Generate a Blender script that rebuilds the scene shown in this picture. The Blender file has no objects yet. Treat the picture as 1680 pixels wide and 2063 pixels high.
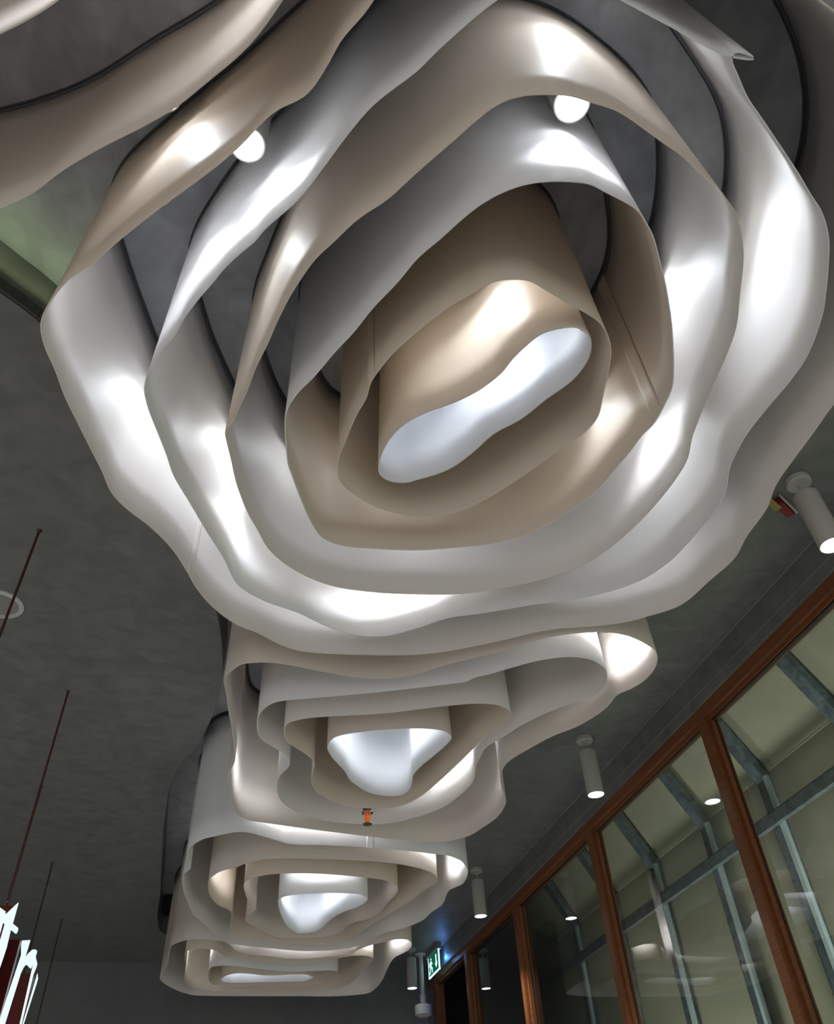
import bpy, bmesh, math, random
from mathutils import Vector, Matrix, noise
random.seed(7)
C = bpy.context.scene.collection
CZ = 1.5                      # camera height above the floor; all heights below are given from the camera
SOFFIT, RECESS, HEM = CZ+2.5, CZ+2.75, CZ+1.9

# ---------------- camera ----------------
cam_d = bpy.data.cameras.new('camera'); cam = bpy.data.objects.new('camera', cam_d); C.objects.link(cam)
cam_d.sensor_fit = 'HORIZONTAL'; cam_d.sensor_width = 36.0; cam_d.lens = 1576.87/1680*36.0
cam_d.clip_start = 0.02; cam_d.clip_end = 200
Rw = Matrix(((0.96868492,-0.13198706,-0.21030676),(-0.24317239,-0.67544643,-0.6961604),(-0.05016678,0.72550089,-0.68639038)))
XR = Rw.copy(); 
# columns of the camera's matrix are its right, up and back axes in the room
Mw = Matrix.Identity(4)
for i in range(3):
    for j in range(3): Mw[i][j] = XR[i][j]
Mw.translation = Vector((0,0,CZ)); cam.matrix_world = Mw
bpy.context.scene.camera = cam

# ---------------- world, exposure ----------------
sc = bpy.context.scene
sc.view_settings.view_transform = 'Standard'; sc.view_settings.look = 'None'
sc.view_settings.gamma = 1.0; sc.view_settings.exposure = 0.72
sc.view_settings.use_curve_mapping = False
w = bpy.data.worlds.new('world'); sc.world = w; w.use_nodes = True
bg = w.node_tree.nodes['Background']; bg.inputs[0].default_value = (1.0,0.98,0.95,1); bg.inputs[1].default_value = 0.6
LAMP_W = 12.0; ROW_W = 50.0; BACK_FILL_W = 240.0; COVE_W = 0.20; SIGN_W = 0.6; SIDE_FILL_W = 170.0

# ---------------- materials ----------------
def mat(name, col, rough=0.6, metal=0.0, emit=None, es=0.0, spec=0.5, var=None, bump=None):
    m = bpy.data.materials.new(name); m.use_nodes = True
    nt = m.node_tree; b = nt.nodes['Principled BSDF']
    b.inputs['Base Color'].default_value = (*col,1); b.inputs['Roughness'].default_value = rough
    b.inputs['Metallic'].default_value = metal; b.inputs['Specular IOR Level'].default_value = spec
    if emit: b.inputs['Emission Color'].default_value = (*emit,1); b.inputs['Emission Strength'].default_value = es
    tc = nt.nodes.new('ShaderNodeTexCoord')
    if var:
        scale, c2, lo, hi, detail = var
        mp = nt.nodes.new('ShaderNodeMapping'); nt.links.new(tc.outputs['Object'], mp.inputs[0])
        if len(scale) == 3: mp.inputs['Scale'].default_value = scale
        n = nt.nodes.new('ShaderNodeTexNoise'); n.inputs['Scale'].default_value = 1.0
        n.inputs['Detail'].default_value = detail; n.inputs['Distortion'].default_value = 0.8
        nt.links.new(mp.outputs[0], n.inputs['Vector'])
        r = nt.nodes.new('ShaderNodeValToRGB'); r.color_ramp.elements[0].position = lo; r.color_ramp.elements[1].position = hi
        r.color_ramp.elements[0].color = (*col,1); r.color_ramp.elements[1].color = (*c2,1)
        nt.links.new(n.outputs['Fac'], r.inputs[0]); nt.links.new(r.outputs[0], b.inputs['Base Color'])
    if bump:
        n2 = nt.nodes.new('ShaderNodeTexNoise'); n2.inputs['Scale'].default_value = bump[0]; n2.inputs['Detail'].default_value = 6
        nt.links.new(tc.outputs['Object'], n2.inputs['Vector'])
        bu = nt.nodes.new('ShaderNodeBump'); bu.inputs['Strength'].default_value = bump[1]; bu.inputs['Distance'].default_value = bump[2]
        nt.links.new(n2.outputs['Fac'], bu.inputs['Height']); nt.links.new(bu.outputs[0], b.inputs['Normal'])
    return m
WHITE = (0.86,0.87,0.90); BEIGE = (0.77,0.675,0.575); TAUPE = (0.74,0.67,0.61); SOFTW = (0.82,0.785,0.755)
def fabric(name, c):
    return mat(name, c, rough=0.55, spec=0.35, bump=(900,0.15,0.0004))
M = {
 'w': fabric('white_fabric', WHITE), 'b': fabric('beige_fabric', BEIGE), 't': fabric('taupe_fabric', TAUPE), 'g': fabric('soft_white_fabric', SOFTW), 's': fabric('pale_stone_fabric', (0.80,0.755,0.72)),
 'plaster': mat('grey_plaster', (0.150,0.156,0.156), 0.5, var=((7.0,9.0,6.0),(0.215,0.218,0.212),0.3,0.72,10), bump=(9,0.25,0.01), spec=0.4),
 'plaster_in': mat('blue_grey_plaster', (0.34,0.35,0.375), 0.5, var=((9,7,6.0),(0.48,0.50,0.535),0.35,0.7,10), bump=(10,0.35,0.01), spec=0.4),
 'green': mat('sage_plaster', (0.14,0.16,0.11), 0.6, var=((6,6,6),(0.24,0.28,0.18),0.35,0.7,9)),
 'track': mat('black_track', (0.035,0.037,0.043), 0.35, spec=0.6),
 'track_gap': mat('track_groove', (0.20,0.21,0.24), 0.3, metal=0.6),
 'lampbody': mat('white_lamp_housing', (0.50,0.49,0.47), 0.45),
 'disc': mat('lamp_lens', (1,1,1), 0.4, emit=(0.93,0.97,1.0), es=6.0),
 'wood': mat('reddish_wood', (0.24,0.085,0.030), 0.38, var=((60,2.0,60),(0.16,0.05,0.017),0.3,0.75,5)),
 'wood_dark': mat('dark_wood_groove', (0.025,0.010,0.005), 0.5),
 'khaki': mat('khaki_board', (0.26,0.255,0.19), 0.7, var=((1.2,1.2,1.6),(0.20,0.20,0.15),0.3,0.75,4)),
 'steel': mat('galvanised_steel', (0.24,0.30,0.35), 0.38, metal=0.7, var=((14,14,14),(0.12,0.16,0.20),0.35,0.65,8)),
 'rod': mat('brown_rod', (0.075,0.026,0.014), 0.4),
 'red': mat('red_sign_panel', (0.10,0.003,0.001), 0.35),
 'neon': mat('white_lit_letter', (0.3,0.3,0.3), 0.4, emit=(0.80,0.97,1.0), es=0.60),
 'black': mat('black_void', (0.004,0.004,0.005), 0.8),
 'floor': mat('grey_floor', (0.42,0.41,0.39), 0.6, var=((2,2,2),(0.36,0.35,0.34),0.3,0.7,4)),
 'whitep': mat('white_paint', (0.62,0.62,0.62), 0.5),
 'seam': mat('pale_seam', (0.30,0.30,0.30), 0.6),
 'orange': mat('orange_bulb', (0.9,0.16,0.02), 0.15, emit=(1,0.2,0.02), es=0.15),  # faint emission added, though a sprinkler bulb gives no light
 'cap': mat('dark_red_cap', (0.20,0.01,0.01), 0.4), 'chrome': mat('chrome', (0.55,0.56,0.58), 0.15, metal=1),
 'yellow': mat('yellow_strap', (0.33,0.27,0.05), 0.6),
 'signg': mat('green_exit_panel', (0.0,0.07,0.035), 0.4, emit=(0.0,0.20,0.10), es=0.25),
 'signw': mat('lit_exit_symbol', (0.6,0.9,1), 0.4, emit=(0.50,0.85,1.0), es=1.1),
 'bezel': mat('grey_sign_housing', (0.30,0.29,0.28), 0.5),
}
gm = bpy.data.materials.new('clear_glass'); gm.use_nodes = True; nt = gm.node_tree
for n in list(nt.nodes): nt.nodes.remove(n)
out = nt.nodes.new('ShaderNodeOutputMaterial'); mx = nt.nodes.new('ShaderNodeMixShader'); tr = nt.nodes.new('ShaderNodeBsdfTransparent')
gl = nt.nodes.new('ShaderNodeBsdfGlossy'); fr = nt.nodes.new('ShaderNodeFresnel'); fr.inputs[0].default_value = 2.4
gl.inputs['Roughness'].default_value = 0.0; tr.inputs[0].default_value = (0.90,0.95,0.92,1)
ge = nt.nodes.new('ShaderNodeNewGeometry'); sb = nt.nodes.new('ShaderNodeMath'); sb.operation = 'SUBTRACT'; sb.inputs[0].default_value = 1.0; ml = nt.nodes.new('ShaderNodeMath'); ml.operation = 'MULTIPLY'
nt.links.new(ge.outputs['Backfacing'], sb.inputs[1]); nt.links.new(fr.outputs[0], ml.inputs[0]); nt.links.new(sb.outputs[0], ml.inputs[1]); nt.links.new(ml.outputs[0], mx.inputs[0])   # only the outer face mirrors
nt.links.new(tr.outputs[0], mx.inputs[1]); nt.links.new(gl.outputs[0], mx.inputs[2]); nt.links.new(mx.outputs[0], out.inputs[0])
M['glass'] = gm

# ---------------- helpers ----------------
def thing(name, label, cat, loc=(0,0,0), group=None):
    o = bpy.data.objects.new(name, None); C.objects.link(o); o.empty_display_size = 0.1
    o.location = loc; o['label'] = label; o['category'] = cat
    if group: o['group'] = group
    return o
def link(name, me, parent=None, label=None):
    o = bpy.data.objects.new(name, me); C.objects.link(o)
    if parent:
        o.parent = parent; o.matrix_parent_inverse = Matrix.Translation(-Vector(parent.location))
    if label: o['label'] = label
    return o
def obj(name, bm, m, parent=None, smooth=False, label=None):
    me = bpy.data.meshes.new(name); bmesh.ops.recalc_face_normals(bm, faces=bm.faces); bm.to_mesh(me); bm.free()
    for k in (m if isinstance(m, (list,tuple)) else [m]): me.materials.append(k)
    if smooth:
        for p in me.polygons: p.use_smooth = True
        me.set_sharp_from_angle(angle=math.radians(40))
    return link(name, me, parent, label)
def tag(o, label, cat, group=None):
    o['label'] = label; o['category'] = cat
    if group: o['group'] = group
    return o
def struct(name, bm, m):
    o = obj(name, bm, m); o['kind'] = 'structure'; return o
def box(bm, a, b, mi=0):
    x0,y0,z0 = a; x1,y1,z1 = b
    v = [bm.verts.new(p) for p in ((x0,y0,z0),(x1,y0,z0),(x1,y1,z0),(x0,y1,z0),(x0,y0,z1),(x1,y0,z1),(x1,y1,z1),(x0,y1,z1))]
    for f in ((0,3,2,1),(4,5,6,7),(0,1,5,4),(1,2,6,5),(2,3,7,6),(3,0,4,7)):
        fc = bm.faces.new([v[i] for i in f]); fc.material_index = mi
    return bm
def nb(): return bmesh.new()
def obox(bm, p0, p1, wdt, dep, side):
    """bar from p0 to p1, width along 'side', depth across"""
    p0 = Vector(p0); p1 = Vector(p1); d = (p1-p0).normalized(); s = Vector(side); s = (s - d*s.dot(d)).normalized(); t = d.cross(s)
    c = []
    for p in (p0,p1):
        for a,b in ((-1,-1),(1,-1),(1,1),(-1,1)): c.append(bm.verts.new(p + s*a*wdt/2 + t*b*dep/2))
    for f in ((3,2,1,0),(4,5,6,7),(0,1,5,4),(1,2,6,5),(2,3,7,6),(3,0,4,7)): bm.faces.new([c[i] for i in f])
    return bm
def lathe(bm, prof, n=28, loc=(0,0,0), caps=True, mi=0):
    L = Vector(loc); rings = []
    for r,zz in prof:
        rings.append([bm.verts.new(L+Vector((r*math.cos(2*math.pi*k/n), r*math.sin(2*math.pi*k/n), zz))) for k in range(n)])
    for a,b in zip(rings[:-1], rings[1:]):
        for k in range(n):
            f = bm.faces.new((a[k],a[(k+1)%n],b[(k+1)%n],b[k])); f.material_index = mi
    if caps:
        bm.faces.new(rings[0][::-1]); bm.faces.new(rings[-1])
    return bm
def prism(bm, pts, axis_fn, d0, d1):
    a = [bm.verts.new(axis_fn(p,d0)) for p in pts]; b = [bm.verts.new(axis_fn(p,d1)) for p in pts]
    bm.faces.new(a[::-1]); bm.faces.new(b)
    n = len(pts)
    for i in range(n): bm.faces.new((a[i],a[(i+1)%n],b[(i+1)%n],b[i]))
    return bm

def closed_curve(pts, step=0.012):
    """even samples of a closed Catmull-Rom curve (centripetal)"""
    P = [Vector(p) for p in pts]; n = len(P); dense = []
    for i in range(n):
        p0,p1,p2,p3 = P[i-1],P[i],P[(i+1)%n],P[(i+2)%n]
        t = [0]
        for a,b in ((p0,p1),(p1,p2),(p2,p3)): t.append(t[-1]+max((b-a).length,1e-5)**0.5)
        for k in range(12):
            u = t[1]+(t[2]-t[1])*k/12
            A1 = p0*((t[1]-u)/(t[1]-t[0]))+p1*((u-t[0])/(t[1]-t[0])); A2 = p1*((t[2]-u)/(t[2]-t[1]))+p2*((u-t[1])/(t[2]-t[1])); A3 = p2*((t[3]-u)/(t[3]-t[2]))+p3*((u-t[2])/(t[3]-t[2]))
            B1 = A1*((t[2]-u)/(t[2]-t[0]))+A2*((u-t[0])/(t[2]-t[0])); B2 = A2*((t[3]-u)/(t[3]-t[1]))+A3*((u-t[1])/(t[3]-t[1]))
            dense.append(B1*((t[2]-u)/(t[2]-t[1]))+B2*((u-t[1])/(t[2]-t[1])))
    m = len(dense); L = [0.0]
    for i in range(m): L.append(L[-1]+(dense[(i+1)%m]-dense[i]).length)
    N = max(60,int(L[-1]/step)); out = []; j = 0
    for k in range(N):
        s = L[-1]*k/N
        while L[j+1] < s: j += 1
        f = (s-L[j])/max(L[j+1]-L[j],1e-9); out.append(dense[j].lerp(dense[(j+1)%m],f))
    return out, L[-1]/N
def smooth_closed(c, sig):
    n = len(c); r = int(3*sig)+1
    if sig < 0.3: return [v.copy() for v in c]
    k = [math.exp(-0.5*(i/sig)**2) for i in range(-r,r+1)]; S = sum(k)
    return [sum((c[(i+j)%n]*k[j+r] for j in range(-r,r+1)), Vector((0,0)))/S for i in range(n)]
def area2(c): return sum(c[i].x*c[(i+1)%len(c)].y-c[(i+1)%len(c)].x*c[i].y for i in range(len(c)))
def offset(c, d):
    n = len(c); s = 1 if area2(c) > 0 else -1; o = []
    for i in range(n):
        t = (c[(i+1)%n]-c[i-1]).normalized(); o.append(c[i]+Vector((-t.y,t.x))*s*d)   # +d = inwards
    return o

PLAN = {
 '1_0': [[0.451,1.533],[0.417,1.596],[0.401,1.671],[0.401,1.739],[0.415,1.776],[0.454,1.799],[0.514,1.794],[0.544,1.774],[0.603,1.736],[0.651,1.689],[0.697,1.611],[0.737,1.526],[0.803,1.449],[0.853,1.358],[0.907,1.269],[0.923,1.191],[0.912,1.139],[0.885,1.102],[0.842,1.092],[0.808,1.101],[0.752,1.134],[0.718,1.19],[0.697,1.239],[0.683,1.288],[0.636,1.364],[0.575,1.426],[0.502,1.481]],
 '1_1': [[0.379,1.236],[0.348,1.29],[0.318,1.365],[0.306,1.409],[0.305,1.463],[0.288,1.536],[0.274,1.647],[0.266,1.721],[0.268,1.771],[0.283,1.821],[0.316,1.863],[0.356,1.891],[0.459,1.939],[0.588,1.951],[0.722,1.904],[0.818,1.8],[0.89,1.693],[0.956,1.581],[1.028,1.456],[1.042,1.389],[1.025,1.312],[0.997,1.202],[0.979,1.148],[0.945,1.097],[0.907,1.063],[0.86,1.043],[0.8,1.026],[0.714,0.997],[0.665,0.981],[0.623,0.984],[0.56,1.007],[0.517,1.051],[0.463,1.11],[0.421,1.168]],
 '1_2': [[1.124,1.042],[1.081,0.975],[1.027,0.9],[0.966,0.824],[0.934,0.786],[0.902,0.759],[0.865,0.732],[0.832,0.721],[0.792,0.712],[0.758,0.705],[0.718,0.696],[0.667,0.701],[0.618,0.711],[0.56,0.732],[0.512,0.762],[0.467,0.804],[0.43,0.853],[0.393,0.912],[0.345,0.983],[0.31,1.061],[0.261,1.154],[0.222,1.245],[0.185,1.316],[0.136,1.422],[0.103,1.48],[0.084,1.528],[0.074,1.574],[0.078,1.624],[0.091,1.702],[0.108,1.787],[0.125,1.829],[0.171,1.94],[0.234,2.07],[0.279,2.129],[0.357,2.156],[0.468,2.152],[0.633,2.13],[0.766,2.09],[0.897,2.042],[0.994,1.984],[1.081,1.879],[1.141,1.788],[1.181,1.683],[1.195,1.591],[1.211,1.507],[1.219,1.432],[1.234,1.381],[1.232,1.299],[1.223,1.231],[1.187,1.153]],
 '1_3': [[1.206,0.792],[1.171,0.742],[1.138,0.702],[1.118,0.683],[1.078,0.657],[1.036,0.633],[0.98,0.612],[0.913,0.582],[0.85,0.563],[0.793,0.545],[0.745,0.53],[0.7,0.52],[0.641,0.518],[0.591,0.516],[0.534,0.526],[0.48,0.542],[0.435,0.569],[0.395,0.615],[0.357,0.669],[0.29,0.762],[0.234,0.844],[0.172,0.911],[0.122,0.986],[0.085,1.041],[0.065,1.085],[0.033,1.168],[0.012,1.244],[-0.011,1.341],[-0.035,1.431],[-0.049,1.508],[-0.068,1.584],[-0.085,1.647],[-0.101,1.684],[-0.093,1.728],[-0.074,1.801],[-0.05,1.899],[-0.006,2.025],[0.047,2.133],[0.092,2.221],[0.166,2.3],[0.269,2.365],[0.371,2.4],[0.521,2.408],[0.699,2.391],[0.893,2.349],[1.073,2.264],[1.208,2.176],[1.308,2.064],[1.36,1.951],[1.398,1.817],[1.419,1.681],[1.425,1.581],[1.419,1.499],[1.386,1.404],[1.368,1.322],[1.348,1.224],[1.33,1.104],[1.304,0.994],[1.261,0.904]],
 '1_4': [[1.442,0.747],[1.402,0.69],[1.341,0.632],[1.281,0.595],[1.21,0.55],[1.131,0.504],[1.057,0.461],[0.994,0.425],[0.947,0.388],[0.915,0.362],[0.913,0.35],[0.937,0.348],[0.97,0.35],[0.927,0.357],[0.884,0.357],[0.838,0.351],[0.792,0.343],[0.769,0.338],[0.701,0.327],[0.629,0.315],[0.547,0.3],[0.476,0.304],[0.415,0.331],[0.373,0.368],[0.336,0.408],[0.272,0.491],[0.235,0.545],[0.154,0.638],[0.106,0.721],[0.077,0.781],[0.057,0.821],[0.041,0.855],[0.017,0.897],[-0.007,0.93],[-0.055,0.993],[-0.072,1.025],[-0.101,1.061],[-0.143,1.119],[-0.17,1.168],[-0.203,1.224],[-0.24,1.295],[-0.264,1.358],[-0.297,1.416],[-0.324,1.474],[-0.34,1.527],[-0.345,1.57],[-0.337,1.626],[-0.315,1.701],[-0.28,1.81],[-0.25,1.916],[-0.198,2.026],[-0.132,2.167],[-0.062,2.307],[0.005,2.461],[0.108,2.538],[0.253,2.596],[0.398,2.676],[0.53,2.711],[0.644,2.691],[0.755,2.616],[0.869,2.521],[0.983,2.472],[1.168,2.38],[1.399,2.277],[1.556,2.143],[1.615,2.022],[1.637,1.883],[1.646,1.715],[1.632,1.614],[1.588,1.512],[1.574,1.456],[1.561,1.357],[1.565,1.26],[1.576,1.137],[1.574,1.043],[1.531,0.902],[1.496,0.836]],
 '1_5': [[0.268,0.238],[0.197,0.312],[0.151,0.375],[0.112,0.438],[0.101,0.461],[0.06,0.526],[0.037,0.586],[0.003,0.651],[-0.063,0.704],[-0.138,0.806],[-0.219,0.897],[-0.304,0.985],[-0.405,1.097],[-0.481,1.188],[-0.532,1.236],[-0.58,1.307],[-0.61,1.368],[-0.619,1.41],[-0.613,1.475],[-0.592,1.549],[-0.571,1.646],[-0.542,1.738],[-0.504,1.855],[-0.476,1.939],[-0.448,2.038],[-0.393,2.114],[-0.328,2.178],[-0.249,2.286],[-0.192,2.405],[-0.151,2.505],[-0.079,2.622],[0.016,2.718],[0.105,2.763],[0.196,2.825],[0.272,2.861],[0.353,2.871],[0.612,2.846],[0.808,2.809],[0.934,2.759],[1.1,2.665],[1.333,2.522],[1.505,2.469],[1.639,2.409],[1.681,2.376],[1.799,2.266],[1.838,2.091],[1.864,1.944],[1.841,1.816],[1.831,1.666],[1.794,1.544],[1.785,1.425],[1.779,1.301],[1.772,1.186],[1.785,1.054],[1.779,0.909],[1.737,0.751],[1.672,0.615],[1.581,0.499],[1.446,0.383],[1.311,0.303],[1.162,0.245],[1.039,0.214],[0.91,0.184],[0.771,0.165],[0.634,0.157],[0.498,0.162],[0.374,0.189]],
 '2_0': [[1.164,3.515],[1.111,3.459],[1.033,3.446],[0.938,3.455],[0.817,3.484],[0.718,3.519],[0.615,3.571],[0.57,3.615],[0.555,3.708],[0.585,3.797],[0.645,3.898],[0.693,3.974],[0.738,4.071],[0.801,4.151],[0.886,4.225],[0.987,4.251],[1.066,4.228],[1.098,4.157],[1.089,4.049],[1.075,3.969],[1.087,3.87],[1.122,3.742],[1.16,3.596]],
 '2_1': [[0.353,3.47],[0.409,3.436],[0.475,3.412],[0.6,3.378],[0.734,3.342],[0.83,3.308],[0.95,3.255],[1.071,3.207],[1.206,3.167],[1.308,3.17],[1.366,3.204],[1.392,3.244],[1.395,3.288],[1.387,3.35],[1.36,3.437],[1.328,3.528],[1.305,3.664],[1.287,3.771],[1.255,3.932],[1.233,4.029],[1.193,4.197],[1.13,4.335],[1.046,4.409],[0.929,4.431],[0.803,4.419],[0.683,4.345],[0.581,4.239],[0.536,4.124],[0.526,4.021],[0.509,3.876],[0.448,3.795],[0.362,3.704],[0.329,3.635],[0.317,3.565],[0.324,3.504]],
 '2_2': [[0.283,3.287],[0.242,3.311],[0.208,3.358],[0.184,3.423],[0.18,3.496],[0.194,3.609],[0.221,3.683],[0.269,3.739],[0.32,3.786],[0.356,3.831],[0.379,3.872],[0.391,3.945],[0.377,4.006],[0.36,4.056],[0.352,4.143],[0.365,4.255],[0.399,4.382],[0.477,4.502],[0.575,4.583],[0.705,4.64],[0.887,4.662],[1.049,4.643],[1.174,4.567],[1.332,4.394],[1.392,4.239],[1.427,4.028],[1.411,3.91],[1.384,3.804],[1.377,3.7],[1.374,3.598],[1.431,3.464],[1.485,3.335],[1.561,3.207],[1.652,3.101],[1.722,3.037],[1.75,2.936],[1.724,2.833],[1.674,2.764],[1.583,2.713],[1.48,2.71],[1.357,2.76],[1.226,2.86],[1.168,2.908],[1.114,2.943],[1.08,2.988],[0.999,3.023],[0.892,3.067],[0.741,3.127],[0.565,3.191],[0.389,3.251]],
 '2_3': [[0.112,2.99],[0.065,3.01],[0.038,3.047],[0.014,3.092],[-0.002,3.141],[0.019,3.28],[0.039,3.427],[0.069,3.608],[0.093,3.798],[0.107,3.934],[0.096,4.022],[0.085,4.083],[0.087,4.149],[0.106,4.233],[0.12,4.339],[0.141,4.476],[0.181,4.617],[0.246,4.681],[0.396,4.722],[0.587,4.767],[0.785,4.805],[1.053,4.853],[1.332,4.887],[1.493,4.877],[1.628,4.771],[1.678,4.637],[1.722,4.455],[1.714,4.281],[1.688,4.193],[1.612,4.042],[1.569,3.932],[1.545,3.818],[1.548,3.733],[1.602,3.592],[1.684,3.426],[1.766,3.318],[1.824,3.186],[1.844,3.094],[1.845,2.985],[1.886,2.923],[1.915,2.854],[1.92,2.744],[1.889,2.649],[1.849,2.594],[1.791,2.557],[1.68,2.51],[1.576,2.498],[1.516,2.509],[1.412,2.542],[1.298,2.603],[1.176,2.714],[1.062,2.789],[0.955,2.864],[0.804,2.986],[0.697,3.025],[0.575,3.032],[0.459,3.018],[0.345,2.996],[0.234,2.978],[0.165,2.978]],
 '3_0': [[0.59,6.078],[0.609,6.023],[0.64,5.988],[0.702,5.951],[0.766,5.924],[0.849,5.911],[0.983,5.894],[1.088,5.896],[1.16,5.911],[1.219,5.97],[1.235,6.013],[1.229,6.091],[1.18,6.209],[1.117,6.295],[1.06,6.43],[1.049,6.48],[1.027,6.58],[0.986,6.787],[0.901,6.858],[0.842,6.862],[0.765,6.762],[0.716,6.652],[0.657,6.448],[0.616,6.265]],
 '3_1': [[0.537,5.546],[0.46,5.572],[0.398,5.616],[0.353,5.659],[0.323,5.73],[0.319,5.81],[0.338,5.941],[0.367,6.075],[0.414,6.236],[0.45,6.312],[0.41,6.419],[0.394,6.527],[0.417,6.623],[0.483,6.718],[0.588,6.878],[0.69,6.978],[0.804,6.998],[0.934,6.977],[1.05,6.943],[1.152,6.869],[1.186,6.787],[1.204,6.644],[1.243,6.54],[1.308,6.486],[1.364,6.396],[1.394,6.227],[1.396,6.1],[1.412,5.954],[1.416,5.824],[1.397,5.742],[1.347,5.664],[1.265,5.602],[1.137,5.564],[0.954,5.534],[0.789,5.521],[0.654,5.525]],
 '3_2': [[0.488,5.269],[0.429,5.284],[0.368,5.316],[0.297,5.377],[0.231,5.465],[0.155,5.528],[0.106,5.616],[0.079,5.714],[0.079,5.832],[0.095,5.983],[0.13,6.117],[0.176,6.233],[0.23,6.296],[0.27,6.361],[0.283,6.429],[0.3,6.705],[0.316,6.817],[0.353,6.892],[0.427,6.993],[0.545,7.067],[0.747,7.153],[0.948,7.184],[1.086,7.163],[1.2,7.1],[1.244,7.041],[1.31,6.886],[1.366,6.697],[1.407,6.528],[1.465,6.34],[1.527,6.135],[1.584,5.917],[1.613,5.754],[1.649,5.626],[1.639,5.546],[1.61,5.479],[1.544,5.408],[1.463,5.354],[1.366,5.312],[1.258,5.277],[1.16,5.26],[0.997,5.25],[0.746,5.25],[0.617,5.255]],
 '3_3': [[0.358,4.918],[0.266,4.866],[0.195,4.867],[0.125,4.906],[0.066,4.952],[0.006,4.998],[-0.046,5.083],[-0.076,5.16],[-0.082,5.236],[-0.076,5.32],[-0.061,5.397],[-0.053,5.503],[-0.073,5.569],[-0.093,5.626],[-0.095,5.769],[-0.078,5.957],[-0.035,6.217],[0.002,6.427],[0.092,6.657],[0.176,6.878],[0.279,7.096],[0.344,7.175],[0.448,7.225],[0.648,7.286],[0.819,7.335],[0.96,7.357],[1.168,7.332],[1.267,7.29],[1.361,7.22],[1.416,7.13],[1.461,7.001],[1.5,6.888],[1.553,6.79],[1.663,6.678],[1.765,6.478],[1.787,6.268],[1.819,6.112],[1.815,5.998],[1.797,5.877],[1.789,5.77],[1.807,5.715],[1.845,5.639],[1.849,5.566],[1.837,5.477],[1.81,5.362],[1.78,5.298],[1.713,5.193],[1.648,5.137],[1.57,5.091],[1.505,5.09],[1.404,5.065],[1.237,5.04],[1.054,5.027],[0.923,5.016],[0.71,5.015],[0.576,5.022],[0.516,5.012],[0.452,4.971]],
 '4_0': [[0.329,8.313],[0.345,8.225],[0.387,8.139],[0.445,8.086],[0.51,8.084],[0.587,8.099],[0.711,8.147],[0.832,8.143],[0.94,8.106],[0.995,8.104],[1.067,8.102],[1.138,8.152],[1.169,8.203],[1.147,8.275],[1.088,8.348],[0.952,8.369],[0.696,8.393],[0.439,8.416],[0.365,8.382]],
 '4_1': [[0.208,7.978],[0.232,7.88],[0.277,7.847],[0.335,7.829],[0.452,7.856],[0.568,7.901],[0.731,7.961],[0.896,8.005],[1.039,8.001],[1.171,7.979],[1.281,7.959],[1.351,7.991],[1.375,8.076],[1.354,8.252],[1.275,8.435],[1.128,8.531],[0.975,8.552],[0.711,8.539],[0.353,8.536],[0.282,8.492],[0.236,8.385],[0.212,8.195]],
 '4_2': [[0.014,7.375],[-0.008,7.405],[-0.015,7.551],[-0.005,7.61],[-0.011,7.656],[0.001,7.763],[0.004,8.083],[0.016,8.425],[0.043,8.551],[0.105,8.641],[0.231,8.714],[0.399,8.731],[0.712,8.727],[0.996,8.713],[1.153,8.702],[1.35,8.66],[1.458,8.582],[1.537,8.43],[1.574,8.122],[1.597,7.814],[1.602,7.619],[1.594,7.541],[1.519,7.474],[1.43,7.471],[1.358,7.505],[1.282,7.57],[1.189,7.668],[1.087,7.72],[0.981,7.748],[0.783,7.732],[0.626,7.707],[0.51,7.649],[0.393,7.601],[0.327,7.551],[0.28,7.464],[0.23,7.379],[0.176,7.339],[0.119,7.327],[0.045,7.352]],
 '4_3': [[-0.016,7.1],[-0.061,7.143],[-0.109,7.214],[-0.13,7.27],[-0.147,7.383],[-0.148,7.557],[-0.145,7.692],[-0.154,7.862],[-0.184,8.024],[-0.206,8.206],[-0.2,8.325],[-0.154,8.482],[-0.07,8.662],[0.015,8.792],[0.115,8.887],[0.209,8.906],[0.636,8.922],[1.169,8.918],[1.353,8.927],[1.516,8.916],[1.716,8.853],[1.805,8.792],[1.84,8.576],[1.838,8.294],[1.811,7.993],[1.783,7.66],[1.787,7.501],[1.84,7.344],[1.855,7.224],[1.839,7.107],[1.794,7.01],[1.733,6.971],[1.668,6.982],[1.607,7.034],[1.548,7.094],[1.493,7.155],[1.413,7.29],[1.365,7.428],[1.268,7.493],[1.134,7.545],[0.993,7.582],[0.852,7.589],[0.803,7.575],[0.645,7.521],[0.494,7.469],[0.414,7.399],[0.372,7.329],[0.326,7.204],[0.298,7.15],[0.249,7.112],[0.141,7.077],[0.06,7.068]],
 '0_1': [[-1.05,1.266],[-0.927,1.211],[-0.804,1.15],[-0.682,1.077],[-0.603,1.021],[-0.531,0.95],[-0.444,0.877],[-0.356,0.811],[-0.28,0.749],[-0.203,0.668],[-0.144,0.603],[-0.107,0.551],[-0.068,0.481],[-0.037,0.411]],
 '0_0': [[-0.848,0.809],[-0.742,0.754],[-0.635,0.68],[-0.572,0.636],[-0.511,0.586],[-0.45,0.519]],
}
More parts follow.
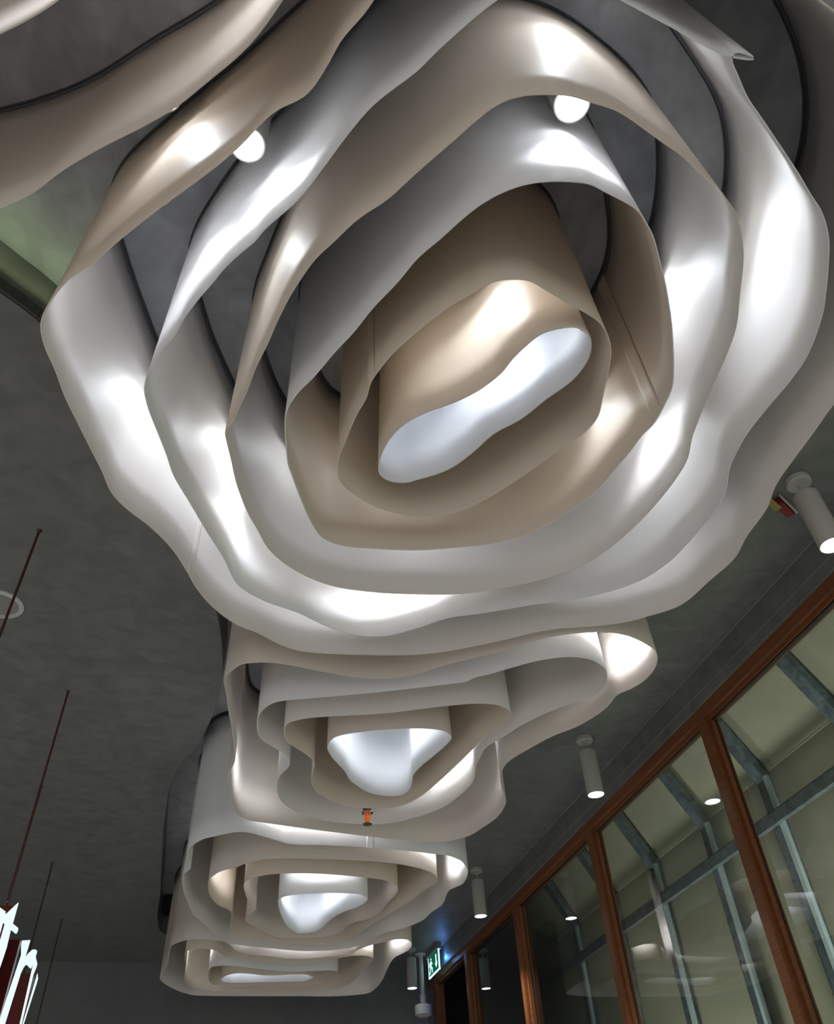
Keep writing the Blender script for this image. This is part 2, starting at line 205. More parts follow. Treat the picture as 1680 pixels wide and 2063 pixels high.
# ---------------- setting ----------------
HOLE = [(-2.3,0.6),(-1.75,1.12),(-1.28,1.47),(-0.93,1.74),(-0.81,1.84),(-0.62,2.15),(-0.40,2.6),(-0.20,3.05),(-0.08,3.51),(-0.02,3.99),(-0.02,4.38),(-0.11,4.97),(-0.25,5.44),(-0.30,6.2),
        (-0.31,7.0),(-0.31,7.91),(-0.32,8.7),(-0.26,9.12),(-0.05,9.28),(0.6,9.36),(1.4,9.34),(1.9,9.1),(2.06,8.6),(2.0,7.8),(2.04,7.0),(2.0,6.2),(1.93,5.6),(2.0,5.25),(2.03,4.95),(1.93,4.6),(1.82,4.1),(1.95,3.5),(2.05,2.8),(1.96,2.0),(2.08,1.2),(2.15,0.3),(2.0,-0.6),(1.3,-1.3),(0.2,-1.7),(-1.0,-1.7),(-2.0,-1.1),(-2.45,-0.2)]
XL, XR_, YB, YF = -7.0, 2.78, -5.0, 10.22
hole, _ = closed_curve(HOLE, 0.06)
bm = nb(); outer = []
def edge_pts(ax, ay, bx, by, n): return [(ax+(bx-ax)*i/n, ay+(by-ay)*i/n) for i in range(n)]
outer = edge_pts(XL,YB,XR_,YB,20)+edge_pts(XR_,YB,XR_,YF,30)+edge_pts(XR_,YF,XL,YF,20)+edge_pts(XL,YF,XL,YB,30)
vo = [bm.verts.new((x,y,SOFFIT)) for x,y in outer]; vh = [bm.verts.new((p.x,p.y,SOFFIT)) for p in hole]
eo = [bm.edges.new((vo[i],vo[(i+1)%len(vo)])) for i in range(len(vo))]; eh = [bm.edges.new((vh[i],vh[(i+1)%len(vh)])) for i in range(len(vh))]
bmesh.ops.triangle_fill(bm, use_beauty=True, use_dissolve=False, edges=eo+eh)
# upright lip of the opening, up to the recess ceiling
vt = [bm.verts.new((p.x,p.y,RECESS+0.01)) for p in hole]; n = len(vh)
for i in range(n): bm.faces.new((vh[i],vh[(i+1)%n],vt[(i+1)%n],vt[i]))
struct('ceiling', bm, M['plaster'])
bm = nb(); box(bm, (-3.0,-2.2,RECESS), (2.6,9.8,RECESS+0.08)); o = struct('ceiling_2', bm, M['plaster_in']); o.name = 'ceiling_recess'
bm = nb(); box(bm, (XL,YB,-0.05), (6.5,YF,0)); struct('floor', bm, M['floor'])
bm = nb(); box(bm, (XL,YF,0), (6.5,YF+0.12,SOFFIT+1.6)); struct('wall_far', bm, mat('far_wall_plaster', (0.15,0.16,0.165), 0.6, var=((2,2,2),(0.19,0.20,0.205),0.3,0.7,5)))
bm = nb(); box(bm, (XL-0.12,YB,0), (XL,YF+0.12,SOFFIT+0.3)); struct('wall_left', bm, M['plaster'])
# plaster fascia dropping from the soffit to the wooden header
bm = nb(); box(bm, (2.78,YB,CZ+2.30), (2.92,YF,SOFFIT+0.02)); struct('trim_1', bm, M['plaster'])
bm = nb(); box(bm, (2.7785,YB,CZ+2.358), (2.782,YF,CZ+2.362)); struct('trim_2', bm, M['seam'])
bm = nb(); box(bm, (2.774,YB,SOFFIT-0.003), (2.781,YF,SOFFIT+0.002)); struct('trim_14', bm, M['seam'])

# glazing: wooden frame, panes, door opening
GX = 2.80; POSTS = [0.28,1.996,3.706,5.415,7.125,8.65]; TOP = CZ+2.236
bm = nb(); box(bm, (GX,YB,TOP), (GX+0.10,YF,CZ+2.31)); box(bm, (GX+0.025,YB,TOP-0.022), (GX+0.085,YF,TOP)); o = struct('window_frame', bm, M['wood']); o.name = 'trim_3'
bm = nb(); box(bm, (GX+0.036,YB,TOP-0.030), (GX+0.060,YF,TOP-0.0215)); o = struct('trim_4', bm, M['wood_dark'])
for i,y in enumerate(POSTS):
    bm = nb(); box(bm, (GX,y-0.035,0), (GX+0.10,y+0.035,TOP))
    for s in (-1,1): box(bm, (GX+0.03,y+s*0.047-0.012,0), (GX+0.08,y+s*0.047+0.012,TOP-0.02))
    for s in (-1,1): box(bm, (GX+0.06,y+s*0.0605-0.004,0), (GX+0.068,y+s*0.0605+0.004,TOP-0.022), 1)
    struct('trim_%d'%(5+i), bm, [M['wood'], M['wood_dark']])
ys = [YB]+POSTS
for i in range(len(ys)-1):
    bm = nb(); box(bm, (GX+0.066,ys[i]+0.055,0.02), (GX+0.070,ys[i+1]-0.055,TOP-0.02)); struct('window_%d'%(i+1), bm, M['glass'])
bm = nb(); box(bm, (GX,9.83,0), (GX+0.10,9.97,TOP)); box(bm, (GX,9.97,0), (GX+0.10,YF,TOP), 1); struct('trim_12', bm, [M['wood'], M['plaster']])
bm = nb(); box(bm, (GX+0.55,8.70,0), (GX+0.60,9.99,SOFFIT)); box(bm,(GX+0.10,8.68,0),(GX+0.60,8.70,SOFFIT)); box(bm,(GX+0.10,9.97,0),(GX+0.60,9.99,SOFFIT)); struct('door_1', bm, M['black'])  # near-black boards standing in for the darkness beyond the doorway

# room behind the glass
WX, JH, S = 4.06, CZ+2.5, -0.6            # back wall plane, height where it bends inwards, run per rise
def slope(h): return WX + S*(h-JH)
HT = JH+1.35
bm = nb(); box(bm, (WX,YB,0), (WX+0.05,YF,JH)); struct('wall_right', bm, M['khaki'])
bm = nb()
v = [bm.verts.new(p) for p in ((WX,YB,JH),(WX,YF,JH),(slope(HT),YF,HT),(slope(HT),YB,HT),(WX+0.05,YB,JH),(WX+0.05,YF,JH),(slope(HT)+0.05,YF,HT+0.03),(slope(HT)+0.05,YB,HT+0.03))]
for f in ((0,1,2,3),(7,6,5,4),(0,4,5,1),(3,2,6,7),(0,3,7,4),(1,5,6,2)): bm.faces.new([v[i] for i in f])
struct('wall_right_upper', bm, M['khaki'])
bm = nb(); box(bm, (WX-0.004,YB,JH-0.004), (WX+0.001,YF,JH+0.004)); struct('trim_13', bm, mat('board_joint',(0.45,0.43,0.33),0.6))
bm = nb(); box(bm, (2.90,YB,HT), (3.6,YF,HT+0.05)); box(bm,(2.90,YB,CZ+2.30),(2.95,YF,HT+0.05)); struct('wall_right_cap', bm, M['khaki'])
SY = [1.10,2.02,2.95,3.88,4.81,5.68,6.61,7.51,8.45]
for i,y in enumerate(SY):
    t = thing('wall_portal', ['galvanised steel frame mostly out of sight before the nearest pane','galvanised steel stud frame behind the nearest pane at the right edge',
        'steel frame with torn edge behind the pane at the right border','bent steel frame whose upper bar shows at the right border of the photo','bent steel frame with screws behind the pane right of the thickest post','bent steel frame with broad dark upper bar left of the thickest post',
        'bent steel frame just right of the second wooden post','narrow steel frame behind the third pane from the black doorway','dim steel frame behind the dark pane next to the black doorway'][i], 'steel frame', (WX-0.05,y,0), 'bent steel frames behind the glass')
    bm = nb()
    # C channel: web and two flanges
    box(bm, (WX-0.075,y-0.045,0), (WX-0.068,y+0.045,JH-0.02)); box(bm, (WX-0.075,y-0.045,0),(WX-0.003,y-0.040,JH-0.02)); box(bm, (WX-0.075,y+0.040,0),(WX-0.003,y+0.045,JH-0.02))
    obj('stud', bm, M['steel'], t)
    p0 = (WX-0.045,y,JH-0.06); p1 = (slope(HT-0.05)-0.045,y,HT-0.05)
    bm = nb(); obox(bm, p0, p1, 0.10, 0.07, (0,1,0)); obj('rafter', bm, M['steel'], t)
    bm = nb(); box(bm, (WX-0.085,y-0.085,0.3), (WX-0.055,y-0.045,JH-0.06)); obj('bracket', bm, mat('bright_zinc',(0.55,0.68,0.74),0.35,metal=0.4) if i == 0 else bpy.data.materials['bright_zinc'], t, label='paler zinc strip')
    for dz in (0.10,0.2,0.9,1.1):
        bm = nb(); box(bm, (WX-0.080,y+0.014,JH-dz-0.006), (WX-0.074,y+0.026,JH-dz+0.006)); obj('screw', bm, M['chrome'], t)
t = thing('steel_rail', 'long horizontal galvanised rail crossing the steel frames behind the glass', 'steel rail', (WX-0.12,5,CZ+2.13))
bm = nb(); box(bm, (WX-0.13,YB+0.1,CZ+2.09), (WX-0.125,9.3,CZ+2.17)); box(bm, (WX-0.13,YB+0.1,CZ+2.165), (WX-0.088,9.3,CZ+2.17)); box(bm, (WX-0.13,YB+0.1,CZ+2.085),(WX-0.088,9.3,CZ+2.09))
obj('rail_channel', bm, M['steel'], t)
def lamp(name, kind, energy, loc, color=(0.93,0.96,1.0), **kw):
    l = bpy.data.lights.new(name, kind); l.energy = energy; l.color = color
    for k,v in kw.items(): setattr(l,k,v)
    o = bpy.data.objects.new(name, l); C.objects.link(o); o.location = loc; return o
# unseen fill lamps added low behind the glass to brighten that room
for k,y in enumerate((1.0,3.6,6.2)):
    t = thing('fill_lamp', ('nearest','middle','furthest')[k]+' of the three added fill lamps standing low behind the glass', 'lamp', (3.45,y,0.9), 'added fill lamps behind the glass')
    bm = nb(); lathe(bm, [(0.05,-0.9),(0.05,-0.88),(0.012,-0.87),(0.012,-0.06),(0.05,-0.05),(0.06,0.0)], 16, (3.45,y,0.9)); obj('stand', bm, M['whitep'], t)
    l = lamp('fill_light','SPOT', BACK_FILL_W if y < 5 else BACK_FILL_W*0.7, (3.45,y,0.98), (1.0,0.97,0.88), shadow_soft_size=0.30, spot_size=math.radians(108), spot_blend=0.7); l.rotation_euler = (0,math.radians(-142),0); l.parent = t; l.matrix_parent_inverse = Matrix.Translation(-Vector(t.location))

# ---------------- fabric flowers ----------------
SEAMS = {'1_2': [(1.234, 1.381, 0.07, 1)], '1_1': [(0.309, 1.38, 0.05, -1)], '1_0': [(0.89, 1.104, 0.04, 1)], '2_0': [(1.099, 4.079, 0.035, 1)], '2_3': [(1.576, 2.498, 0.05, 1)], '3_3': [(1.07, 5.025, 0.06, -1)], '3_0': [(1.049, 6.48, 0.06, 1)], '4_0': [(0.995, 8.104, 0.05, 1)], '1_5': [(-0.192, 2.405, 0.06, 1)]}   # ring: (point near the joint, width of the overlap, side)
def make_ring(key, pts, name_label, group, inner, outer_m, sig=0.11):
    c, st = closed_curve(pts, 0.012)
    c = smooth_closed(c, 0.008/st)
    top = smooth_closed(c, sig/st)
    cx = sum(p.x for p in c)/len(c); cy = sum(p.y for p in c)/len(c)
    t = thing('fabric_ring', name_label, 'ceiling decoration', (cx,cy,RECESS), group)
    rows = 7; th = 0.003; n = len(c); bm = nb(); S = []
    for side in (0,1):
        A = offset(c, th*side); B = offset(top, th*side); rr = []
        for r in range(rows):
            f = r/(rows-1); e = f
            rr.append([bm.verts.new((A[i].x+(B[i].x-A[i].x)*e, A[i].y+(B[i].y-A[i].y)*e, HEM+(RECESS-0.012-HEM)*f)) for i in range(n)])
        S.append(rr)
    for side in (0,1):
        for r in range(rows-1):
            for i in range(n):
                f = bm.faces.new((S[side][r][i],S[side][r][(i+1)%n],S[side][r+1][(i+1)%n],S[side][r+1][i])); f.material_index = side; f.smooth = True
    for r in (0,rows-1):
        for i in range(n):
            f = bm.faces.new((S[0][r][i],S[0][r][(i+1)%n],S[1][r][(i+1)%n],S[1][r][i])); f.material_index = 0
    me = bpy.data.meshes.new('fabric_strip'); bmesh.ops.recalc_face_normals(bm, faces=bm.faces); bm.to_mesh(me); bm.free()
    me.materials.append(M[outer_m]); me.materials.append(M[inner])
    link('fabric_strip', me, t)
    for sxx,syy,wd,sd in SEAMS.get(key, []):
        k0 = min(range(n), key=lambda i: (c[i]-Vector((sxx,syy))).length); m = max(2,int(wd/st)); ids = [(k0+j)%n for j in range(m+1)]
        base = th+0.0012 if sd > 0 else -0.0012
        bm = nb(); G = []
        for off in (base, base+0.0012*sd):
            A = offset(c, off); B = offset(top, off)
            G.append([[bm.verts.new((A[i].x+(B[i].x-A[i].x)*r/6, A[i].y+(B[i].y-A[i].y)*r/6, HEM-0.0015+(RECESS-0.015-HEM)*r/6)) for i in ids] for r in range(7)])
        for g in G:
            for r in range(6):
                for j in range(m): bm.faces.new((g[r][j],g[r][j+1],g[r+1][j+1],g[r+1][j])).smooth = True
        for r in range(6):
            for j in (0,m): bm.faces.new((G[0][r][j],G[0][r+1][j],G[1][r+1][j],G[1][r][j]))
        for j in range(m): bm.faces.new((G[0][0][j],G[0][0][j+1],G[1][0][j+1],G[1][0][j]))
        obj('overlap_seam', bm, M[inner if sd > 0 else outer_m], t)
    # track on the recess ceiling
    bm = nb(); i0 = offset(top,0.014); i1 = offset(top,0.004); o0 = offset(top,-0.007)
    def band(A,B,z0,z1,mi):
        va = [bm.verts.new((p.x,p.y,z0)) for p in A]; vb = [bm.verts.new((p.x,p.y,z1)) for p in B]
        for i in range(n): bm.faces.new((va[i],va[(i+1)%n],vb[(i+1)%n],vb[i])).material_index = mi
    Z0 = RECESS-0.022; Z1 = RECESS+0.001
    band(i0,i0,Z0,Z1,0); band(i0,offset(top,0.0095),Z0,Z0,0); band(offset(top,0.0095),i1,Z0,Z0,1); band(i1,i1,Z0,RECESS-0.014,0)
    band(o0,o0,Z0,Z1,0); band(offset(top,-0.001),o0,Z0,Z0,0)
    obj('mounting_track', bm, [M['track'], M['track_gap']], t)
    return t
RINGS = [
 ('1_0','peanut shaped innermost fabric ring of the largest flower, white inside, beige outside','b','w'),
 ('1_1','beige brown fabric ring next to the innermost peanut ring of the largest flower','b','b'),
 ('1_2','fabric ring of the largest flower, third from its centre, white outside and brown inside','w','b'),
 ('1_3','wide beige ring of the largest flower, third from its rim, glaring lamp at its hem','b','s'),
 ('1_4','white fabric ring of the largest flower, next inside its outermost ring','w','w'),
 ('1_5','outermost fabric ring of the largest flower, beige outside and grey white inside','b','s'),
 ('2_0','innermost rounded triangular fabric ring of the second flower, white inside','t','w'),
 ('2_1','beige lined fabric ring around the triangular centre of the second flower, dipping at its left','g','b'),
 ('2_2','pale fabric ring of the second flower with a long lobe to the right','w','g'),
 ('2_3','outermost fabric ring of the second flower, its lobe reaching furthest right under the largest flower','t','t'),
 ('3_0','white innermost fabric ring of the third flower shaped like a tongue','w','w'),
 ('3_1','beige fabric ring with notched left side around the white tongue of the third flower','b','t'),
 ('3_2','taupe fabric ring of the third flower, next inside its outermost ring','t','b'),
 ('3_3','outermost white fabric ring of the third flower with wavy right side','w','g'),
 ('4_0','flat slot shaped innermost fabric ring of the furthest flower, white inside','b','w'),
 ('4_1','slim beige lined fabric ring around the white slot of the furthest flower','w','b'),
 ('4_2','beige fabric ring of the furthest flower, next inside its outermost ring','b','b'),
 ('4_3','outermost fabric ring of the furthest flower, white inside at its right','t','g'),
 ('0_1','greige fabric band crossing the upper left corner, part of the flower overhead','t','t'),
 ('0_0','brown grey fabric corner at the very top left, inner ring of the flower overhead','t','t')]
GN = {'1':'fabric rings of the largest flower','2':'fabric rings of the second flower','3':'fabric rings of the third flower','4':'fabric rings of the furthest flower','0':'fabric rings of the overhead flower'}
PLAN['0_1'] = [[-1.22,1.24]]+PLAN['0_1']+[[-0.02,0.30],[0.05,0.05],[0.0,-0.3],[-0.3,-0.75],[-0.9,-0.95],[-1.5,-0.75],[-1.9,-0.2],[-1.9,0.45],[-1.6,1.0]]
PLAN['0_0'] = [[-1.05,0.82]]+PLAN['0_0']+[[-0.36,0.40],[-0.22,0.18],[-0.25,-0.2],[-0.6,-0.5],[-1.1,-0.5],[-1.5,-0.15],[-1.5,0.4],[-1.3,0.72]]
for key,lab,om,im in RINGS:
    make_ring(key, PLAN[key], lab, GN[key[0]], im, om, 0.085 if key[0] in '01' else 0.04)

# ---------------- lamps ----------------
def spot_lamp(x, y, zbot, ztop, label, group, energy, angle=95, blend=0.6, r=0.055, stem=0.035, parent_cat='ceiling lamp', color=(0.93,0.96,1.0), glow=6.0, soft=0.03):
    t = thing('spotlight', label, parent_cat, (x,y,ztop), group)
    bm = nb(); lathe(bm, [(0.052,ztop-0.032),(0.056,ztop-0.028),(0.056,ztop-0.002),(0.052,ztop)], 32, (x,y,0)); obj('ceiling_rose', bm, M['lampbody'], t, smooth=True)
    bm = nb(); lathe(bm, [(0.006,zbot+0.30),(0.006,ztop-0.03)], 12, (x,y,0)); box(bm,(x-0.012,y-0.006,ztop-0.055),(x+0.012,y+0.006,ztop-0.03)); obj('stem', bm, M['lampbody'], t)
    H = min(0.30, ztop-zbot-0.06)
    bm = nb(); lathe(bm, [(r-0.004,zbot+0.006),(r-0.004,zbot),(r,zbot),(r,zbot+H-0.004),(r-0.004,zbot+H),(0.001,zbot+H)], 40, (x,y,0), caps=False)
    obj('housing', bm, M['lampbody'], t, smooth=True)
    bm = nb(); lathe(bm, [(0.001,zbot+0.003),(r-0.004,zbot+0.004)], 40, (x,y,0), caps=False); obj('lens', bm, M['disc'], t)
    l = lamp('beam', 'SPOT', energy, (x,y,zbot-0.004), color, spot_size=math.radians(angle), spot_blend=blend, shadow_soft_size=soft)
    l.parent = t; l.matrix_parent_inverse = Matrix.Translation(-Vector(t.location))
    return t
SL = ['white cylinder spotlight at the right border beside the largest flower','white cylinder spotlight on the grey ceiling right of the second flower','white cylinder spotlight on the grey ceiling right of the third flower','white cylinder spotlight furthest away, beside the white pole']
for i,y in enumerate((1.99,4.50,7.00,9.50)):
    spot_lamp(2.44, y, CZ+2.10, SOFFIT, SL[i], 'spotlights along the glazing', ROW_W, color=(1.0,0.97,0.92))
for i,y in enumerate((-3.0,-0.5,2.0,4.5,7.0)):  # unseen row added to bounce fill light off the floor
    spot_lamp(-3.3, y, CZ+2.10, SOFFIT, ('rearmost','second','middle','fourth','foremost')[i]+' added fill spotlight, white cylinder on the left part of the grey ceiling', 'added fill spotlights on the left side', SIDE_FILL_W, angle=125, color=(1.0,0.96,0.90))
GAP = [  # x, y, height above camera, energy factor, cone; most are unseen, several added to brighten the rings
 (0.711,0.632,2.25,1.1,102,'glaring round lamp at the hem of the wide beige ring, top of the largest flower'),
 (-0.135,0.945,2.27,1.1,102,'half hidden lamp peeking out under the beige rim band at upper left'),
 (0.700,0.415,2.62,0.5,125,'added lamp hidden above the brown tip at the upper right of the largest flower'),
 (-0.408,1.223,2.45,0.9,106,'added lamp hidden behind the left part of the beige rim band'),
 (-0.398,0.951,2.50,0.35,104,'lamp hidden between the overhead flower and the beige rim band'),
 (-0.85,0.10,2.45,4.0,160,'added unseen lamp inside the middle of the overhead flower'),
 (-0.35,-0.55,2.50,3.0,160,'added unseen lamp inside the overhead flower right above the camera'),
 (-0.22,0.33,2.50,0.9,150,'added lamp hidden in the outer gap of the overhead flower'),
 (-0.141,1.280,2.50,0.35,112,'added lamp hidden behind the white band of the largest flower'),
 (1.301,1.618,2.3,1.0,106,'lamp hidden between rings at the lower right of the largest flower'),
 (0.585,1.201,2.38,0.7,130,'lamp hidden above the beige face of the peanut ring'),
 (1.101,1.563,2.3,0.4,106,'lamp hidden below right of the peanut ring'),
 (1.380,0.992,2.52,0.7,125,'lamp hidden behind the right side of the wide beige ring'),
 (1.267,1.184,2.50,0.4,110,'lamp hidden behind the right side of the brown lined ring'),
 (-0.330,2.000,2.52,0.5,125,'lamp hidden behind the left side of the white ring'),
 (0.205,2.179,2.50,0.13,110,'added lamp hidden behind the left side of the brown lined ring'),
 (-0.029,2.152,2.50,0.35,120,'lamp hidden behind the left side of the wide beige ring'),
 (1.919,1.500,2.48,0.45,130,'added lamp hidden behind the right rim of the largest flower'),
 (0.820,5.690,2.42,2.8,125,'lamp hidden in front of the tongue of the third flower'),
 (0.683,2.251,2.50,0.25,125,'added lamp hidden behind the lower side of the brown lined ring'),
 (0.539,2.052,2.50,0.18,120,'added lamp hidden below the peanut ring'),
 (0.356,2.738,2.50,0.4,120,'added lamp hidden at the lower rim of the largest flower, left of its middle'),
 (1.636,2.261,2.50,0.35,120,'added lamp hidden at the lower right rim of the largest flower'),
 (-0.129,2.358,2.50,0.35,115,'added lamp hidden at the lower left rim of the largest flower'),
 (1.516,1.850,2.50,0.35,120,'added lamp hidden inside the lower right of the white ring'),
 (0.652,2.542,2.36,2.8,106,'lamp hidden behind the lower hem of the largest flower'),
 (0.031,2.334,2.3,0.5,106,'lamp hidden at the lower left of the largest flower'),
 (0.672,1.425,2.45,1.0,106,'lamp hidden up inside the white peanut ring'),
 (1.770,2.71,2.36,2.2,136,'lamp hidden in the right lobe of the second flower'),
 (1.324,4.127,2.3,1.6,136,'lamp hidden at the lower right of the second flower'),
 (0.891,3.804,2.45,1.3,136,'lamp hidden up inside the triangular centre of the second flower'),
 (0.302,4.381,2.3,0.7,136,'lamp hidden at the lower left of the second flower'),
 (1.569,4.148,2.3,0.5,136,'lamp hidden behind the outer right ring of the second flower'),
 (0.701,4.90,2.40,5.0,136,'lamp hidden between the second and third flower'),
 (1.705,5.382,2.4,5.0,136,'lamp hidden at the right rim of the third flower'),
 (0.255,6.02,2.35,0.7,136,'lamp hidden left inside the third flower'),
 (0.807,6.366,2.45,2.2,136,'lamp hidden up inside the tongue of the third flower'),
 (1.003,7.445,2.36,6.0,136,'lamp hidden between the third and furthest flower'),
 (1.66,7.24,2.4,5.5,136,'lamp hidden at the right rim of the furthest flower'),
 (0.662,8.234,2.45,2.4,136,'lamp hidden up inside the slot of the furthest flower'),
 (0.112,8.079,2.36,1.0,136,'lamp hidden left inside the furthest flower')]
for x,y,h,e,cone,lab in GAP:
    spot_lamp(x, y, CZ+h, RECESS, lab, 'spotlights inside the flowers', LAMP_W*e, angle=cone, blend=0.7 if cone < 106 else 1.0, r=0.05, soft=0.04, color=(0.88,0.94,1.0))
# lit groove along the left lip of the recess
t = thing('cove_light', 'slim black linear light track along the left lip of the recess', 'light track', (-0.95,1.75,SOFFIT+0.05))
hp = [p for p in hole if p.x < -0.55 and 1.0 < p.y < 2.3]; hp.sort(key=lambda p: p.y)
bm = nb()
for z0,z1,off,mi in ((SOFFIT+0.004,SOFFIT+0.06,0.012,0),):
    for a,b in zip(hp[:-1],hp[1:]):
        d = (b-a).normalized(); nrm = Vector((d.y,-d.x)); q = [a+nrm*0.0, b+nrm*0.0, b+nrm*off, a+nrm*off]
        lo = [bm.verts.new((p.x,p.y,z0)) for p in q]; hi = [bm.verts.new((p.x,p.y,z1)) for p in q]
        bm.faces.new(lo[::-1]); bm.faces.new(hi)
        for i in range(4): bm.faces.new((lo[i],lo[(i+1)%4],hi[(i+1)%4],hi[i]))
obj('track_profile', bm, M['track'], t)
l = lamp('cove_glow','AREA',COVE_W,(-1.03,1.58,SOFFIT+0.10),(0.78,1.0,0.50),shape='RECTANGLE',size=0.9,size_y=0.03)
l.rotation_euler = (math.radians(180),0,math.radians(38)); l.parent = t; l.matrix_parent_inverse = Matrix.Translation(-Vector(t.location))

# ---------------- small ceiling things ----------------
def ring_disc(x,y,r,label):
    t = thing('ceiling_diffuser', label, 'ceiling diffuser', (x,y,SOFFIT))
    bm = nb(); lathe(bm, [(r*0.80,SOFFIT-0.002),(r*0.82,SOFFIT-0.012),(r,SOFFIT-0.008),(r,SOFFIT+0.001)], 48, (x,y,0), caps=False); obj('rim', bm, M['whitep'], t, smooth=True)
    bm = nb(); lathe(bm, [(0.002,SOFFIT-0.004),(r*0.80,SOFFIT-0.003)], 48, (x,y,0), caps=False); obj('plate', bm, M['bezel'], t)
ring_disc(-1.160,3.60,0.120,'round white rimmed ceiling disc at the left border')
def sprinkler(x,y,zb,ztop,label):
    t = thing('fire_sprinkler', label, 'sprinkler', (x,y,ztop), None)
    bm = nb(); lathe(bm, [(0.012,zb+0.10),(0.012,ztop)], 14, (x,y,0)); obj('pipe', bm, M['cap'], t)
    bm = nb(); lathe(bm, [(0.016,zb+0.082),(0.026,zb+0.088),(0.030,zb+0.105),(0.018,zb+0.125)], 24, (x,y,0)); obj('cap', bm, M['cap'], t, smooth=True)
    bm = nb(); lathe(bm, [(0.012,zb+0.062),(0.034,zb+0.066),(0.034,zb+0.074),(0.020,zb+0.084)], 24, (x,y,0)); obj('collar', bm, M['chrome'], t)
    bm = nb(); lathe(bm, [(0.004,zb+0.008),(0.008,zb+0.018),(0.009,zb+0.045),(0.006,zb+0.062)], 16, (x,y,0)); obj('bulb', bm, M['orange'], t, smooth=True)
    bm = nb()
    for s in (-1,1): obox(bm, (x+s*0.017,y,zb+0.064), (x+s*0.010,y,zb+0.008), 0.007, 0.007, (0,1,0))
    obj('yoke', bm, M['orange'], t)
    bm = nb(); lathe(bm, [(0.028,zb),(0.028,zb+0.003),(0.006,zb+0.007)], 20, (x,y,0)); obj('deflector', bm, M['chrome'], t)
sprinkler(0.925,4.50,CZ+1.835,RECESS,'fire sprinkler with orange bulb hanging from the second flower')
sprinkler(0.918,8.83,CZ+1.93,RECESS,'tiny orange fire sprinkler at the lower hem of the furthest flower')
# yellow strap and little box near the first spotlight
t = thing('taped_sensor', 'small dark red and grey box with a yellow strap beside the nearest cylinder spotlight', 'sensor', (2.42,2.11,SOFFIT))
bm = nb(); obox(bm, (2.10,2.10,SOFFIT-0.012), (2.33,2.10,SOFFIT-0.012), 0.035, 0.004, (0,1,0)); obox(bm, (2.32,2.10,SOFFIT-0.012), (2.42,2.14,SOFFIT-0.05), 0.035, 0.004, (0,1,0)); obj('strap', bm, M['yellow'], t)
bm = nb(); obox(bm, (2.41,2.12,SOFFIT-0.002), (2.50,2.16,SOFFIT-0.05), 0.04, 0.03, (0,1,0)); obj('box', bm, M['cap'], t)
bm = nb(); obox(bm, (2.41,2.09,SOFFIT-0.004), (2.52,2.14,SOFFIT-0.055), 0.006, 0.012, (0,1,0)); obj('bracket', bm, M['whitep'], t)
# pole with device by the far wall
t = thing('ceiling_camera', 'pale pole hanging by the far wall with a round device at its lower end', 'camera', (2.62,9.75,SOFFIT))
bm = nb(); lathe(bm, [(0.055,SOFFIT-0.015),(0.07,SOFFIT)], 24, (2.62,9.75,0)); obj('rose', bm, M['whitep'], t)
bm = nb(); lathe(bm, [(0.024,CZ+2.07),(0.024,SOFFIT-0.01)], 20, (2.62,9.75,0)); obj('pole', bm, M['whitep'], t, smooth=True)
bm = nb(); lathe(bm, [(0.03,CZ+2.0),(0.032,CZ+2.09)], 20, (2.62,9.75,0)); obj('joint', bm, M['whitep'], t)
bm = nb(); lathe(bm, [(0.06,CZ+1.88),(0.095,CZ+1.90),(0.095,CZ+1.99),(0.03,CZ+2.01)], 28, (2.62,9.75,0)); obj('device', bm, M['whitep'], t, smooth=True)
# vent in the lip of the recess
t = thing('air_vent', 'small black slotted vent left of the furthest flower', 'vent', (-0.28,8.9,SOFFIT+0.12))
bm = nb(); box(bm, (-0.30,8.70,SOFFIT+0.16), (-0.17,9.10,SOFFIT+0.22)); obj('vent_box', bm, M['black'], t)
bm = nb()
for k in range(7): box(bm, (-0.295+k*0.02,8.694,SOFFIT+0.158), (-0.290+k*0.02,8.70,SOFFIT+0.222))
obj('grille', bm, M['track_gap'], t)

# emergency exit sign beside the doorway
sx = 2.70; y0,y1 = 9.28,9.70; zt = CZ+2.44; zb = CZ+2.25
t = thing('exit_sign', 'green emergency exit sign with running man and down arrow above the black doorway', 'exit sign', (sx,9.5,SOFFIT))
bm = nb(); box(bm, (sx-0.03,y0-0.02,zt), (sx+0.03,y1+0.04,SOFFIT)); obj('housing', bm, M['bezel'], t)
bm = nb(); box(bm, (sx-0.004,y0,zb), (sx+0.004,y1,zt)); obj('panel', bm, M['signg'], t)
bm = nb(); box(bm, (sx-0.007,y0-0.012,zb-0.012), (sx+0.007,y0,zt)); box(bm, (sx-0.007,y1,zb-0.012), (sx+0.007,y1+0.010,zt)); box(bm, (sx-0.007,y0-0.012,zb-0.012), (sx+0.007,y1+0.010,zb)); obj('rim', bm, M['signw'], t)
def sgn(pts, name):
    bm = nb(); prism(bm, pts, lambda p,d: (sx-0.004-d, y1-p[0], zb+p[1]), 0, 0.002); obj(name, bm, M['signw'], t)
sgn([(0.30,0.16),(0.335,0.16),(0.335,0.08),(0.365,0.08),(0.317,0.03),(0.27,0.08),(0.30,0.08)], 'arrow')
sgn([(0.09,0.165),(0.115,0.17),(0.125,0.15),(0.105,0.14)], 'man_head')
sgn([(0.06,0.135),(0.12,0.135),(0.16,0.11),(0.155,0.10),(0.12,0.115),(0.115,0.085),(0.16,0.065),(0.15,0.02),(0.135,0.02),(0.14,0.055),(0.09,0.07),(0.06,0.025),(0.02,0.02),(0.02,0.032),(0.05,0.038),(0.08,0.10),(0.05,0.11),(0.03,0.09),(0.02,0.10)], 'running_man')
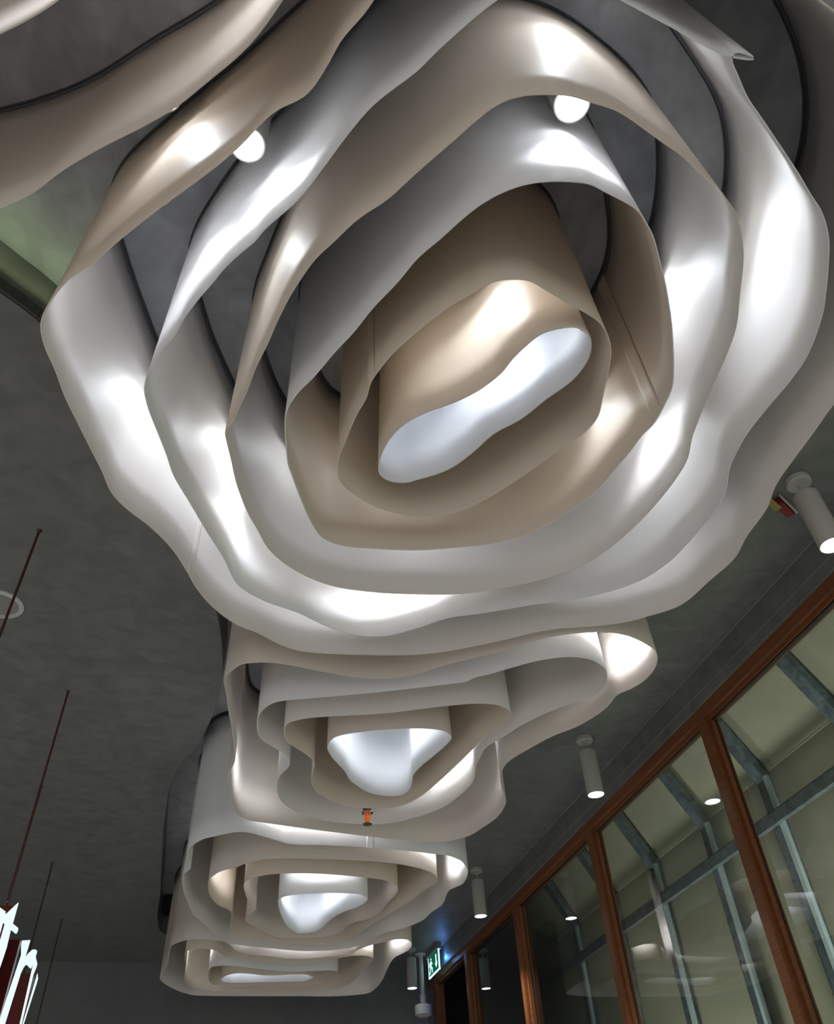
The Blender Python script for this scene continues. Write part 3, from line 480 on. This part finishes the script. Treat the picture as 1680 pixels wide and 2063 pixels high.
l = lamp('sign_glow','POINT',SIGN_W,(sx+0.06,9.30,CZ+2.36),(0.12,0.35,1.0),shadow_soft_size=0.03); l.parent = t; l.matrix_parent_inverse = Matrix.Translation(-Vector(t.location))

LETTERS = {
 'letter_i': [[4.393,1.305],[4.541,1.331],[4.563,1.325],[4.562,1.29],[4.57,1.171],[4.571,0.904],[4.443,0.879],[4.396,1.143],[4.336,1.267]],
 'letter_t': [[4.807,1.453],[4.808,1.351],[4.987,1.38],[4.998,1.366],[4.974,1.348],[4.802,1.322],[4.823,1.242],[4.795,1.142],[4.79,0.976],[4.648,0.947],[4.628,1.21],[4.628,1.297],[4.561,1.288],[4.558,1.316]],
 'letter_h': [[5.211,1.379],[5.45,1.445],[5.429,1.34],[5.505,1.387],[5.611,1.435],[5.691,1.458],[5.756,1.47],[5.79,1.47],[5.784,1.441],[5.742,1.375],[5.72,1.361],[5.661,1.354],[5.598,1.348],[5.546,1.339],[5.495,1.323],[5.46,1.302],[5.424,1.269],[5.348,1.006],[5.323,0.929],[5.179,0.904],[5.173,0.99],[5.299,1.328],[5.22,1.359]],
 'letter_l': [[5.784,1.441],[5.911,1.433],[5.917,1.423],[5.87,1.363],[5.897,1.109],[5.921,1.032],[5.86,1.022],[5.843,1.099],[5.79,1.344],[5.781,1.394]],
 'letter_j': [[6.021,1.404],[6.088,1.391],[6.083,1.371],[5.973,1.123],[5.997,1.045],[5.951,1.037],[5.947,1.119],[6.023,1.383]],
}
t = thing('letter_sign', 'hanging sign of white lit letters with dark red sides in the lower left corner', 'sign', (-0.95,5.3,CZ+1.5))
SX = -0.9
for nm,pts in LETTERS.items():
    bm = nb(); prism(bm, pts, lambda p,d: (SX-d, p[0], CZ+p[1]), 0.0, 0.004); obj('letter', bm, M['neon'], t)
def panel(x0,y,ztop,zlow,dx):
    bm = nb(); box(bm, (x0-dx,y,zlow), (x0,y+0.05,ztop)); obj('side_panel', bm, M['red'], t)
panel(SX-0.015,4.78,CZ+1.43,CZ+0.7,0.30); panel(SX-0.015,5.22,CZ+1.385,CZ+0.7,0.12); panel(SX-0.015,6.0,CZ+1.40,CZ+0.7,0.26)
for x,y in ((-0.915,2.99),(-0.88,4.42),(-1.14,5.75),(-1.18,7.23),(-1.21,8.73)):
    bm = nb(); lathe(bm, [(0.006,CZ+1.34 if y<5 else CZ+0.9),(0.006,SOFFIT)], 12, (x,y,0)); lathe(bm, [(0.006,SOFFIT-0.012),(0.013,SOFFIT)], 16, (x,y,0))
    obj('hanging_rod', bm, M['rod'], t, smooth=True)
